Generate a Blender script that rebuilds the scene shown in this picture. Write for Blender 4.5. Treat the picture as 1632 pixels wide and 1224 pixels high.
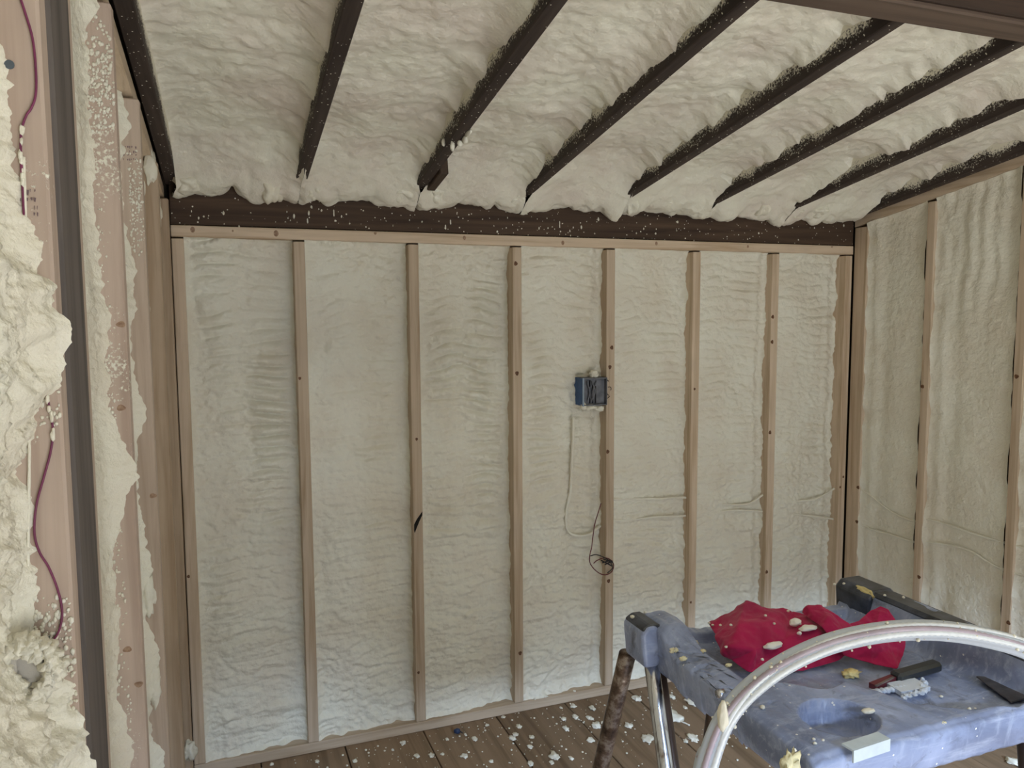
import bpy, bmesh, math, random
import numpy as np
from mathutils import Vector, Matrix, noise as mnoise
from mathutils.geometry import delaunay_2d_cdt

# ---------------------------------------------------------------- reset
for o in list(bpy.data.objects):
    bpy.data.objects.remove(o)
S = bpy.context.scene
C = S.collection

# ---------------------------------------------------------------- camera
CAM = np.array([0.1134, -2.8571, 1.6097])
YAW, PITCH, ROLL, FPX = 0.36207, -0.08955, -0.00575, 1256.68
def cam_axes():
    cy, sy, cp, sp = math.cos(YAW), math.sin(YAW), math.cos(PITCH), math.sin(PITCH)
    f = np.array([sy*cp, cy*cp, sp]); r = np.array([cy, -sy, 0.0]); u = np.cross(r, f)
    cr, sr = math.cos(ROLL), math.sin(ROLL)
    return cr*r+sr*u, -sr*r+cr*u, f
RX, UX, FX = cam_axes()
cd = bpy.data.cameras.new('camera'); cam = bpy.data.objects.new('camera', cd); C.objects.link(cam)
cd.sensor_width = 36.0; cd.lens = 36.0*FPX/1632.0; cd.clip_start = 0.02
M = Matrix.Identity(4)
for i in range(3):
    M[i][0], M[i][1], M[i][2], M[i][3] = RX[i], UX[i], -FX[i], CAM[i]
cam.matrix_world = M
S.camera = cam

# ---------------------------------------------------------------- world, light, exposure
S.view_settings.view_transform = 'Standard'; S.view_settings.look = 'None'
S.view_settings.gamma = 1.0; S.view_settings.use_curve_mapping = False
S.view_settings.exposure = 0.64
S.cycles.max_bounces = 7
w = bpy.data.worlds.new('world'); S.world = w; w.use_nodes = True
w.node_tree.nodes['Background'].inputs[0].default_value = (0.62, 0.78, 1.0, 1)
w.node_tree.nodes['Background'].inputs[1].default_value = 1.0
def area(name, loc, target, sx, sy, energy, col):
    l = bpy.data.lights.new(name, 'AREA'); l.shape = 'RECTANGLE'; l.size = sx; l.size_y = sy
    l.energy = energy; l.color = col
    o = bpy.data.objects.new(name, l); C.objects.link(o)
    o.location = loc
    o.rotation_euler = (Vector(target)-Vector(loc)).to_track_quat('-Z', 'Y').to_euler()
    return o
# daylight through the door opening behind the photographer: bounce from the yard, and the sky above the trees
area('yard_daylight', (1.3, -6.3, 0.03), (1.3, -6.3, 2.0), 6.0, 3.4, 390, (1.0, 0.965, 0.865))
area('sky_daylight', (0.6, -8.2, 5.2), (1.5, -3.0, 0.9), 2.8, 3.6, 3700, (0.56, 0.73, 1.0))

# ---------------------------------------------------------------- helpers
def pix(px, py):
    return FX + (px-816)/FPX*RX - (py-612)/FPX*UX
def on(px, py, axis, val):                     # where the sight line of a point meets a plane of the room
    d = pix(px, py); t = (val-CAM[axis])/d[axis]; return CAM+t*d
def deep(px, py, d):
    return CAM+d*pix(px, py)

def perm(seed):
    return np.random.RandomState(seed).permutation(256)
_P = perm(7); _P = np.concatenate([_P, _P, _P])
_G = np.random.RandomState(3).normal(size=(256, 3)); _G /= np.linalg.norm(_G, axis=1)[:, None]
def perlin(x, y, z):
    x, y, z = np.broadcast_arrays(np.asarray(x, float), np.asarray(y, float), np.asarray(z, float))
    xi, yi, zi = np.floor(x).astype(int), np.floor(y).astype(int), np.floor(z).astype(int)
    xf, yf, zf = x-xi, y-yi, z-zi
    u, v, w_ = [t*t*t*(t*(t*6-15)+10) for t in (xf, yf, zf)]
    def g(a, b, c):
        h = _P[_P[_P[(xi+a) & 255]+((yi+b) & 255)]+((zi+c) & 255)]
        gr = _G[h]
        return gr[..., 0]*(xf-a)+gr[..., 1]*(yf-b)+gr[..., 2]*(zf-c)
    L = lambda a, b, t: a+t*(b-a)
    return 1.6*L(L(L(g(0, 0, 0), g(1, 0, 0), u), L(g(0, 1, 0), g(1, 1, 0), u), v),
                 L(L(g(0, 0, 1), g(1, 0, 1), u), L(g(0, 1, 1), g(1, 1, 1), u), v), w_)
def fbm(x, y, z, n=3):
    s, a, f = 0, 1.0, 1.0
    for _ in range(n):
        s = s+a*perlin(np.asarray(x)*f, np.asarray(y)*f, z*f+_*11.3); a *= 0.5; f *= 2.03
    return s
def sst(a, b, x):
    t = np.clip((np.asarray(x, float)-a)/(b-a), 0, 1); return t*t*(3-2*t)

def setp(o, label=None, cat=None, group=None, kind=None):
    if label: o['label'] = label
    if cat: o['category'] = cat
    if group: o['group'] = group
    if kind: o['kind'] = kind
    return o
def link(name, me, mats, parent=None, smooth=True):
    for m in (mats if isinstance(mats, (list, tuple)) else [mats]): me.materials.append(m)
    o = bpy.data.objects.new(name, me); C.objects.link(o)
    if smooth: me.polygons.foreach_set('use_smooth', [True]*len(me.polygons))
    if parent is not None:
        o.parent = parent
        o.matrix_parent_inverse = parent.matrix_basis.inverted()
    return o
def mesh(name, v, f, mats, parent=None, smooth=True):
    me = bpy.data.meshes.new(name)
    me.from_pydata([tuple(map(float, p)) for p in v], [], [tuple(map(int, q)) for q in f]); me.update()
    return link(name, me, mats, parent, smooth)
def empty(name, loc):
    o = bpy.data.objects.new(name, None); C.objects.link(o); o.location = loc
    o.empty_display_size = 0.05
    return o
class MB:                                       # collects shapes into ONE mesh
    def __init__(s): s.v = []; s.f = []; s.m = []
    def add(s, v, f, mi=0):
        b = len(s.v); s.v += [tuple(map(float, p)) for p in v]
        for q in f: s.f.append(tuple(int(i)+b for i in q)); s.m.append(mi)
        return s
    def box(s, lo, hi, bev=0.002, mi=0):
        bm = bmesh.new(); bmesh.ops.create_cube(bm, size=1)
        for v in bm.verts:
            v.co = Vector([(lo[i]+hi[i])/2+v.co[i]*(hi[i]-lo[i]) for i in range(3)])
        if bev: bmesh.ops.bevel(bm, geom=bm.edges[:], offset=bev, segments=1, affect='EDGES')
        bm.verts.index_update()
        s.add([v.co[:] for v in bm.verts], [[v.index for v in f.verts] for f in bm.faces], mi); bm.free()
        return s
    def prism(s, poly, axis, a, b, mi=0):       # polygon in the two other axes, extruded along axis
        o = [i for i in range(3) if i != axis]; n = len(poly); v = []
        for t in (a, b):
            for p in poly:
                q = [0, 0, 0]; q[o[0]], q[o[1]], q[axis] = p[0], p[1], t; v.append(q)
        f = [list(range(n))[::-1], list(range(n, 2*n))]+[[i, (i+1) % n, n+(i+1) % n, n+i] for i in range(n)]
        return s.add(v, f, mi)
    def tube(s, pts, r, n=10, mi=0, prof=None, caps=True):
        pts = [Vector(p) for p in pts]; N = len(pts)
        rr = r if hasattr(r, '__len__') else [r]*N
        t0 = (pts[1]-pts[0]).normalized(); up = Vector((0, 0, 1)) if abs(t0.z) < 0.9 else Vector((0, 1, 0))
        a = t0.cross(up).normalized(); v = []
        for i, p in enumerate(pts):
            t = (pts[min(i+1, N-1)]-pts[max(i-1, 0)]).normalized()
            a = (a-t*a.dot(t)).normalized(); b = t.cross(a)
            for k in range(n):
                th = 2*math.pi*k/n; q = rr[i]*(prof(th, i) if prof else 1)
                v.append(p+a*(math.cos(th)*q)+b*(math.sin(th)*q))
        f = [[i*n+k, i*n+(k+1) % n, (i+1)*n+(k+1) % n, (i+1)*n+k] for i in range(N-1) for k in range(n)]
        if caps: f += [list(range(n))[::-1], list(range((N-1)*n, N*n))]
        return s.add(v, f, mi)
    def blob(s, c, r, seed=0, sub=2, amp=0.35, fr=1.6, mi=0, flat=None):
        bm = bmesh.new(); bmesh.ops.create_icosphere(bm, subdivisions=sub, radius=1)
        v = []
        for q in bm.verts:
            k = 1+amp*mnoise.noise(q.co*fr+Vector((seed*3.1, seed*1.7, seed*.9)))
            p = [c[i]+q.co[i]*k*r[i] for i in range(3)]
            if flat is not None: p[2] = max(p[2], flat)
            v.append(p)
        bm.verts.index_update()
        s.add(v, [[x.index for x in f.verts] for f in bm.faces], mi); bm.free(); return s
    def build(s, name, mats, parent=None, smooth=False):
        me = bpy.data.meshes.new(name); me.from_pydata(s.v, [], s.f); me.update()
        o = link(name, me, mats, parent, smooth); me.polygons.foreach_set('material_index', s.m); return o
def spline(pts, n=10):                           # Catmull-Rom through points
    P = [np.array(p, float) for p in pts]; P = [2*P[0]-P[1]]+P+[2*P[-1]-P[-2]]; out = []
    for i in range(1, len(P)-2):
        for t in np.linspace(0, 1, n, endpoint=False):
            a, b, c, d = P[i-1], P[i], P[i+1], P[i+2]
            out.append(.5*(2*b+(c-a)*t+(2*a-5*b+4*c-d)*t*t+(3*b-a-3*c+d)*t**3))
    out.append(P[-2]); return out
def grid(name, U, V, fn, mat, parent, smooth=True):
    u, v = np.meshgrid(U, V, indexing='ij'); X, Y, Z = fn(u, v)
    n, m = u.shape
    vv = np.stack([X, Y, Z], -1).reshape(-1, 3)
    i = np.arange(n*m).reshape(n, m)
    ff = np.stack([i[:-1, :-1], i[1:, :-1], i[1:, 1:], i[:-1, 1:]], -1).reshape(-1, 4)
    me = bpy.data.meshes.new(name)
    me.from_pydata(vv.tolist(), [], ff.tolist()); me.update()
    return link(name, me, mat, parent, smooth)

# ---------------------------------------------------------------- materials
def mat(name, rough=0.6, spec=0.3):
    m = bpy.data.materials.new(name); m.use_nodes = True; nt = m.node_tree
    b = nt.nodes['Principled BSDF']; b.inputs['Roughness'].default_value = rough
    b.inputs['Specular IOR Level'].default_value = spec
    return m, nt, b
def nd(nt, t, **k):
    n = nt.nodes.new('ShaderNode'+t)
    for a, v in k.items():
        if a in n.inputs: n.inputs[a].default_value = v
        else: setattr(n, a, v)
    return n
def coords(nt, scale=(1, 1, 1), kind='Object'):
    tc = nd(nt, 'TexCoord'); mp = nd(nt, 'Mapping'); mp.inputs['Scale'].default_value = scale
    nt.links.new(tc.outputs[kind], mp.inputs['Vector']); return mp.outputs[0]
def ramp(nt, src, stops):
    r = nd(nt, 'ValToRGB'); nt.links.new(src, r.inputs[0]); e = r.color_ramp.elements
    while len(e) > 1: e.remove(e[0])
    e[0].position, e[0].color = stops[0][0], (*stops[0][1], 1)
    for p, c in stops[1:]:
        q = e.new(p); q.color = (*c, 1)
    return r.outputs[0]
def noise(nt, vec, sc, det=3, rough=0.55, dist=0):
    n = nd(nt, 'TexNoise'); n.inputs['Scale'].default_value = sc; n.inputs['Detail'].default_value = det
    n.inputs['Roughness'].default_value = rough; n.inputs['Distortion'].default_value = dist
    nt.links.new(vec, n.inputs['Vector']); return n.outputs[0]
def mix(nt, fac, a, b, blend='MIX'):
    n = nd(nt, 'MixRGB', blend_type=blend)
    for i, x in ((0, fac), (1, a), (2, b)):
        if hasattr(x, 'links'): nt.links.new(x, n.inputs[i])
        elif i == 0: n.inputs[0].default_value = x
        else: n.inputs[i].default_value = (*x, 1)
    return n.outputs[0]
def maths(nt, op, a, b=0.0, c=None, clamp=False):
    n = nd(nt, 'Math', operation=op, use_clamp=clamp)
    for i, x in enumerate((a, b) if c is None else (a, b, c)):
        if hasattr(x, 'links'): nt.links.new(x, n.inputs[i])
        else: n.inputs[i].default_value = x
    return n.outputs[0]
def bump(nt, b, h, strength=0.5, dist=0.003):
    n = nd(nt, 'Bump'); n.inputs['Strength'].default_value = strength; n.inputs['Distance'].default_value = dist
    nt.links.new(h, n.inputs['Height']); nt.links.new(n.outputs[0], b.inputs['Normal'])

FOAM_A, FOAM_B = (0.82, 0.797, 0.68), (0.765, 0.712, 0.59)
def foam_mat(name, bs=0.5, bd=0.004, sc=1.0, rough=0.46, a=FOAM_A, b=FOAM_B):
    m, nt, p = mat(name, rough, 0.35); v = coords(nt)
    c = ramp(nt, noise(nt, v, 5*sc, 4), [(0.32, b), (0.62, a)])
    nt.links.new(c, p.inputs['Base Color'])
    vo = nd(nt, 'TexVoronoi', feature='SMOOTH_F1'); vo.inputs['Scale'].default_value = 110*sc
    nt.links.new(v, vo.inputs['Vector'])
    h = maths(nt, 'ADD', maths(nt, 'MULTIPLY', vo.outputs['Distance'], -0.45), maths(nt, 'ADD', noise(nt, v, 55*sc, 4, .6), maths(nt, 'MULTIPLY', noise(nt, v, 240*sc, 2), .35)))
    bump(nt, p, h, bs, bd); return m
M_FOAM = foam_mat('spray_foam', .75, .005)
M_FOAM_ROUGH = foam_mat('spray_foam_pebbly', 0.8, 0.006, 0.8)
M_FOAM_SMOOTH = foam_mat('spray_foam_smooth', 0.6, 0.005, 0.9)
M_FOAM_CEIL = foam_mat('spray_foam_ceiling', 0.6, 0.005, 0.9, .46, FOAM_A, (0.73, 0.66, 0.575))
M_SCRAP = foam_mat('foam_scrap', 0.4, 0.003, 1.2, 0.5, (0.84, 0.82, 0.72), (0.72, 0.68, 0.56))
M_WHITEF = foam_mat('fresh_white_foam', .2, .002, 1.2, .5, (.86, .86, .83), (.80, .79, .74))
M_YELLOW = foam_mat('aged_yellow_foam', 0.4, 0.003, 2, 0.4, (0.80, 0.70, 0.36), (0.55, 0.40, 0.12))

def wood_mat(name, axis, light, dark, spray=0.0, spray_sc=70, gscale=1.0, rough=0.65, blot=0.25):
    m, nt, p = mat(name, rough, 0.25)
    sc = [34*gscale]*3; sc[axis] = 1.6*gscale
    v = coords(nt, sc); v1 = coords(nt)
    g = noise(nt, v, 1.0, 4, .6, .6)
    c = ramp(nt, g, [(0.30, dark), (0.55, light), (0.75, tuple(min(1, x*1.08) for x in light))])
    oi = nd(nt, 'ObjectInfo')
    hv = nd(nt, 'HueSaturation'); nt.links.new(c, hv.inputs['Color'])
    nt.links.new(maths(nt, 'ADD', 0.86, maths(nt, 'MULTIPLY', oi.outputs['Random'], 0.24)), hv.inputs['Value'])
    c = mix(nt, maths(nt, 'MULTIPLY', maths(nt, 'SUBTRACT', noise(nt, v1, 7, 3), 0.45, None, True), blot*4), hv.outputs[0], tuple(x*.72 for x in light))
    if spray:
        n1 = noise(nt, v1, spray_sc, 3, .6); n2 = noise(nt, v1, 5, 3)
        k = maths(nt, 'ADD', maths(nt, 'MULTIPLY', n1, .6), maths(nt, 'MULTIPLY', n2, .9))
        k = maths(nt, 'MULTIPLY', maths(nt, 'SUBTRACT', k, 1.02-spray), 14, None, True)
        c = mix(nt, k, c, FOAM_A)
        bump(nt, p, maths(nt, 'ADD', maths(nt, 'MULTIPLY', k, noise(nt, v1, 150, 2)), maths(nt, 'MULTIPLY', g, .15)), .6, .003)
    else:
        bump(nt, p, g, .15, .002)
    nt.links.new(c, p.inputs['Base Color']); return m
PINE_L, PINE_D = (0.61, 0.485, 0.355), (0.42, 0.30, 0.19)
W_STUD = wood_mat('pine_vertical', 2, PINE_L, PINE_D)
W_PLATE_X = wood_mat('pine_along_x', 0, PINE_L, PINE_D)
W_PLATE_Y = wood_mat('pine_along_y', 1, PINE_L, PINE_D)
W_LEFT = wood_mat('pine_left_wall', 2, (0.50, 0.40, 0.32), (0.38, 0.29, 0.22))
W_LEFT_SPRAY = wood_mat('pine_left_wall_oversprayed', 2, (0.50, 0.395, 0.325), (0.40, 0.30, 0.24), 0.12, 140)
W_POST = wood_mat('weathered_dark_post', 2, (0.135, 0.115, 0.105), (0.07, 0.06, 0.055), 0.0)
W_PLANK = wood_mat('plywood_floor', 1, (0.27, 0.185, 0.115), (0.16, 0.105, 0.06), 0.0, 70, .7, .6)
W_BEAM = wood_mat('brown_beam', 0, (0.155, 0.11, 0.085), (0.08, 0.055, 0.042), 0, 70, .6)
W_SHEATH = wood_mat('sheathing_board', 2, (0.12, 0.085, 0.06), (0.07, 0.05, 0.035))
M_KNOT, nt_, p_ = mat('knot', .6); nt_.links.new(ramp(nt_, noise(nt_, coords(nt_), 200, 2), [(.35, (.09, .04, .02)), (.7, (.2, .1, .05))]), p_.inputs['Base Color'])
M_KNOTS, nt_, p_ = mat('soft_knot', .6); nt_.links.new(ramp(nt_, noise(nt_, coords(nt_), 120, 2), [(.35, (.24, .14, .09)), (.7, (.40, .27, .18))]), p_.inputs['Base Color'])
M_DARK, nt_, p_ = mat('black_crack', .9); p_.inputs['Base Color'].default_value = (.012, .01, .009, 1)

def dark_timber(name, lo, hi, axis, axial_spray):
    """old brown rafter lumber; overspray thickens towards the roof (local z) because the foam was sprayed there"""
    m, nt, p = mat(name, .7, .25)
    sc = [30]*3; sc[axis] = 1.4
    g = noise(nt, coords(nt, sc), 1.0, 4, .6, .5)
    c = ramp(nt, g, [(.3, lo), (.7, hi)])
    v = coords(nt)
    n1 = noise(nt, v, 170, 3, .65); n2 = noise(nt, v, 9, 3, .6)
    if axial_spray:
        sx = nd(nt, 'SeparateXYZ'); nt.links.new(v, sx.inputs[0])
        z = sx.outputs[2]
        k = maths(nt, 'ADD', maths(nt, 'MULTIPLY', z, 11.0), maths(nt, 'ADD', maths(nt, 'MULTIPLY', n1, 1.25), maths(nt, 'MULTIPLY', n2, .9)))
        k = maths(nt, 'MULTIPLY', maths(nt, 'SUBTRACT', k, 1.43), 5, None, True)
        up = maths(nt, 'GREATER_THAN', z, 0.004); k = maths(nt, 'MULTIPLY', k, up)
    vo = nd(nt, 'TexVoronoi'); vo.inputs['Scale'].default_value = 62 if not axial_spray else 85
    vo.inputs['Randomness'].default_value = 1; nt.links.new(v, vo.inputs['Vector'])
    dots = maths(nt, 'MULTIPLY', maths(nt, 'SUBTRACT', maths(nt, 'ADD', .17, maths(nt, 'MULTIPLY', n2, .26)), maths(nt, 'ADD', vo.outputs['Distance'], .13)), 30, None, True)
    sel = maths(nt, 'GREATER_THAN', noise(nt, v, 31, 2), .47)
    dots = maths(nt, 'MULTIPLY', dots, sel)
    k = maths(nt, 'MAXIMUM', k, dots) if axial_spray else dots
    c = mix(nt, k, c, (0.76, 0.72, 0.60)); nt.links.new(c, p.inputs['Base Color'])
    bump(nt, p, maths(nt, 'ADD', maths(nt, 'MULTIPLY', g, .2), k), .5, .003); return m
W_RAFTER = dark_timber('old_rafter', (.026, .018, .015), (.068, .050, .042), 1, True)
W_RIM = dark_timber('old_rim_board', (.036, .022, .015), (.10, .062, .040), 0, False)

def plain(name, col, rough=.5, metal=0.0, spec=.4, var=.25, sc=25, col2=None):
    m, nt, p = mat(name, rough, spec); p.inputs['Metallic'].default_value = metal
    col2 = col2 or tuple(x*(1-var) for x in col)
    nt.links.new(ramp(nt, noise(nt, coords(nt), sc, 4, .6), [(.35, col2), (.65, col)]), p.inputs['Base Color']); return m

# ---------------------------------------------------------------- room measures
ST = 0.4064                                       # 16 inch centres
XL, XR = -0.004, 2.874                            # left and right wall faces; the back wall's stud faces stand at y = 0
STUDX = [0.0165]+[k*ST for k in range(1, 7)]+[2.848]
RB0, RS = 2.027, 0.176                            # rafter undersides: height at the back wall, rise per metre towards the room
rb = lambda y: RB0-RS*y
FRONT = -4.25
KL = 0.031                                        # the left wall runs a little out of square: x shifts by KL per metre of y
def onL(px, py, y):
    q = on(px, py, 1, y); q[0] -= KL*q[1]; return q

# ---------------------------------------------------------------- floor
fl = MB().box((-.12, FRONT-.1, -.06), (3.0, .12, -.021), 0).build('floor', W_SHEATH)
setp(fl, 'brown plywood plank floor littered with cream foam crumbs', 'floor', kind='structure')
px0 = -0.081
k = 0
while px0 < 2.95:
    a, b = px0+.0022, min(px0+.3005, 2.98)-.0022
    MB().box((a, FRONT-.1, -.02), (b, .1, -.0012 if k % 2 else -.0002), .002).build('plank', W_PLANK, fl)
    px0 += .3005; k += 1

# ---------------------------------------------------------------- back wall
wb = MB().box((-.12, .092, 0), (3.0, .115, 2.2), 0).build('wall_back', W_SHEATH)
setp(wb, 'back stud wall filled with cream spray foam under a dark rim board', 'wall', kind='structure')
H = 1.868
mb = MB().box((XL+.001, 0, H), (XR-.003, .089, H+.038), .002)
for (kx, ky, r) in ((307, 366, .010), (440, 372, .011), (371, 368, .004), (598, 371, .007), (740, 379, .008), (897, 387, .009), (1046, 388, .008), (1192, 393, .007), (1326, 393, .006)):
    q = on(kx, ky, 1, -.0006); v_ = [(q[0]+r*.75*math.cos(t*.524), -.0006, min(max(q[2]+r*math.sin(t*.524), H+.003), H+.035)) for t in range(12)]
    mb.add(v_, [list(range(12))], 1)
mb.build('top_plate', [W_PLATE_X, M_KNOTS], wb)
bp = MB().box((XL+.001, 0, 0), (XR-.003, .089, .038), .002).build('bottom_plate', W_PLATE_X, wb)
rim = MB().box((XL+.001, .003, H+.041), (XR-.003, .041, 2.17), .002).build('rim_board', W_RIM, wb)
def knot_disc(mb, c, n, r, rz, mi):
    # a knot: an oval flush with the face, axis n (0 = x, 1 = y)
    v = []
    for q in range(12):
        th = q/12*2*math.pi; kk = 1+.12*math.sin(3*th+c[2]*50)
        p = list(c); p[1-n] += r*kk*math.cos(th); p[2] += rz*kk*math.sin(th); v.append(p)
    mb.add(v, [list(range(12))], mi)
knots = {0: [(290, 920)], 1: [(477, 603)], 2: [(664, 700), (667, 1072)], 3: [(824, 595), (829, 1041), (822, 420)],
         4: [(975, 554), (967, 720), (970, 926), (972, 585)], 5: [(1101, 960), (1107, 620)], 6: [(1228, 545), (1225, 505), (1218, 690), (1219, 912)], 7: [(1333, 777), (1344, 760)]}
for i, x in enumerate(STUDX):
    mb = MB().box((x-.019, 0, .0395), (x+.019, .089, H-.0055), .0022)
    for (kx, ky) in knots[i]:
        q = on(kx, ky, 1, -.0006); q[0] = min(max(q[0], x-.011), x+.011)
        r = .0075 if i in (3, 4, 6) else .005
        knot_disc(mb, (q[0], -.0006, q[2]), 1, r, r*1.15, 1)
    if i == 2:   # the split with its black gap
        q = [on(a, b, 1, -.0007) for a, b in ((673, 815), (673, 821), (668, 832), (664, 842), (661, 850), (660, 846), (660, 836), (664, 828))]
        mb.add(q, [list(range(8))[::-1]], 2)
    mb.build('stud', [W_STUD, M_KNOT, M_DARK], wb)

def wall_ripple(u, v, s, seed):
    # rounded laps with a sharp crease between them, in the two passes of the gun
    lane = np.exp(-((s-.25-.04*fbm(v*3, seed, 1, 2))/.17)**2)+np.exp(-((s-.72-.04*fbm(v*3, seed, 7, 2))/.19)**2)
    env = np.clip(.68+.9*fbm(u*3.1, v*1.9, seed+.3, 2), 0.05, 1)*np.clip(lane, .12, 1)
    ph = v*152+6*fbm(u*2.6, v*3.4, seed+5.1, 3)+8*(s-.5)**2+np.where(s > .5, 1.6, 0)*sst(.44, .56, s)
    return np.abs(np.sin(ph/2))**.75*env
def back_foam(i):
    u0, u1 = STUDX[i]+.0185, STUDX[i+1]-.0185; v0, v1 = .0375, H+.001
    dR = [.060, .060, .066, .064, .060, .058, .070][i]; dL = [.030, .034, .036, .034, .036, .034, .034][i]
    hi = [1.9, .75, 1.45, .75, .85, .85, .55][i]
    def fn(u, v):
        eL, eR = u-u0, u1-u; s = eL/(u1-u0)
        d = dL+(dR-dL)*sst(.25, .95, s)
        d = d-.016*np.exp(-eL/.012)*(1+.8*fbm(v*9, 1.3, i, 2))
        d = d-.014*np.exp(-eR/.008)*(1+1.3*fbm(v*11, 4.1, i, 2))
        if i in (3, 5, 6): d = d-.014*np.exp(-((eR-.055)/.022)**2)*(1+.5*fbm(v*12, 2, i, 2))
        d = d-.018*np.exp(-(v1-v)/.012)*(1+fbm(u*14, 3, i, 2))-.014*np.exp(-(v-v0)/.02)*(1+1.2*fbm(u*16, 7, i, 2))
        d = d+.010*fbm(u*4.2, v*3.1, i*3.7, 2)
        top = sst(.55, 1.15, v)*(1-.4*sst(1.6, 1.85, v))
        inner = sst(0, .05, eL)*sst(0, .03, eR)
        d = d+.012*hi*(.2+.8*top)*np.clip(1-1.0*np.abs(s-.5), .2, 1)-.0225*(.25+.75*hi)*(0.25+.85*top)*wall_ripple(u, v, s, i*5.3)*inner
        cr = fbm(u*7+3*fbm(u*3, v*3, i, 1), v*15, i*2.2+9, 3)
        d = d-.0125*np.abs(cr)*(1.15-.5*top)
        d = d-.0075*np.abs(fbm(u*17, v*24, i+31, 2))+.0042*fbm(u*38, v*46, i+2, 3)
        d = np.clip(d, .003, .088)
        return u, d, v
    grid('foam_infill', np.linspace(u0, u1, 74), np.linspace(v0, v1, 640), fn, M_FOAM, wb)
for i in range(7): back_foam(i)

# ---------------------------------------------------------------- right wall
wr = MB().box((XR+.092, FRONT-.1, 0), (XR+.115, .115, 3.0), 0).build('wall_right', W_SHEATH)
setp(wr, 'right stud wall filled nearly flush with cream spray foam under a sloping plate', 'wall', kind='structure')
def slope_prism(x0, x1, y0, y1, dz0, dz1, mi=0):
    return MB().prism([(y0, rb(y0)+dz0), (y1, rb(y1)+dz0), (y1, rb(y1)+dz1), (y0, rb(y0)+dz1)], 0, x0, x1, mi)
slope_prism(XR, XR+.089, FRONT, -.001, -.036, .004).build('top_plate', W_PLATE_Y, wr)
MB().box((XR, FRONT, 0), (XR+.089, -.001, .038), .002).build('bottom_plate', W_PLATE_Y, wr)
RY = [-.040, -.411, -.816, -1.222, -1.63, -2.03, -2.44, -2.85, -3.25, -3.66, -4.05]
rkn = {1: [(1470, 616), (1468, 921)], 0: [(1368, 777), (1367, 832)], 2: [(1620, 600), (1616, 996)]}
for i, y in enumerate(RY):
    yy = (y-.038, y+.038) if i == 0 else (y-.019, y+.019)
    mb = MB().box((XR, yy[0], .0385), (XR+.089, yy[1], rb(y)-.046), .002)
    for (kx, ky) in rkn.get(i, []):
        q = on(kx, ky, 0, XR-.0006); q[1] = min(max(q[1], yy[0]+.006), yy[1]-.006); knot_disc(mb, (XR-.0006, q[1], q[2]), 0, .009, .008, 1)
    mb.build('stud', [W_STUD, M_KNOT], wr)
def right_foam(i):
    ya = RY[i]-(.038 if i == 0 else .019)+.0005; yb = RY[i+1]+.0185
    near = i < 3
    def fn(u, v):
        s = u; y = ya+(yb-ya)*s
        z0 = .0375; z1 = rb(y)-.037; z = z0+(z1-z0)*v
        eF = (ya-y); eN = (y-yb)
        d = .020-.017*np.exp(-eN/.016)*(1+fbm(z*7, 3.3, i, 2))-.010*np.exp(-eF/.02)*(1+1.2*fbm(z*9, 6.3, i, 2))
        d = d+.005*np.exp(-((eF-.10)/.035)**2)-.004*np.exp(-((eF-.05)/.02)**2)
        d = d+.010*fbm(y*4, z*3, i+40, 2)-.0035*np.abs(fbm(y*9, z*16, i+20, 3))+.002*fbm(y*36, z*36, i, 2)
        d = d-.012*np.exp(-(z1-z)/.02)*(1+fbm(y*10, 2, 3, 2))
        d = d-.0025*sst(1.5, 1.8, z)*np.sin(y*95+3*fbm(y*3, z*4, i, 2))*(i > 0)
        return XR+np.clip(d, -.006, .08), y, z
    n = (62, 330) if near else (12, 40)
    grid('foam_infill', np.linspace(0, 1, n[0]), np.linspace(0, 1, n[1]), fn, M_FOAM, wr)
for i in range(len(RY)-1): right_foam(i)

# ---------------------------------------------------------------- left wall
wl = MB().box((XL-.115, FRONT-.1, 0), (XL-.092, .115, 3.0), 0).build('wall_left', W_SHEATH)
setp(wl, 'left stud wall seen edge on with rough foam, pale studs and one dark post', 'wall', kind='structure')
slope_prism(XL-.089, XL-.014, FRONT, -.001, -.036, .002).build('top_plate', W_PLATE_Y, wl)
MB().box((XL-.089, FRONT, 0), (XL, -.001, .038), .002).build('bottom_plate', W_PLATE_Y, wl)
W_LEFT_SHADED = wood_mat('pine_left_wall_shaded', 2, (0.44, 0.335, 0.24), (0.32, 0.225, 0.145))  # far left studs: their shade is put into a darker pine colour
LY = [(-.042, -.004, W_LEFT_SHADED), (-.370, -.332, W_LEFT_SHADED), (-.775, -.737, W_LEFT), (-1.180, -1.142, W_LEFT_SPRAY),
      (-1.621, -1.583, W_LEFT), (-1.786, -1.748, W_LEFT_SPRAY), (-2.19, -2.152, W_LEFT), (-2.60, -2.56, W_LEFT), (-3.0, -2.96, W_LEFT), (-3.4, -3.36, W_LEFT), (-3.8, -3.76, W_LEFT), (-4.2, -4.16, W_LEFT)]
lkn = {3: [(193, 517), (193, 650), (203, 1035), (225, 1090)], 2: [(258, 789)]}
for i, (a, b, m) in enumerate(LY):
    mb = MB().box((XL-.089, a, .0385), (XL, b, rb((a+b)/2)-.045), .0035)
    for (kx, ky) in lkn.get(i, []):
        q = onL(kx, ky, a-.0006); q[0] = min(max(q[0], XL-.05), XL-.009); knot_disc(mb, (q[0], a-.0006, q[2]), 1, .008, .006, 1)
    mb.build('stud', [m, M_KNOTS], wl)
MB().box((XL-.089, -1.7465, .0385), (XL+.004, -1.6225, rb(-1.68)-.05), .005).build('post', W_POST, wl)
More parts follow.
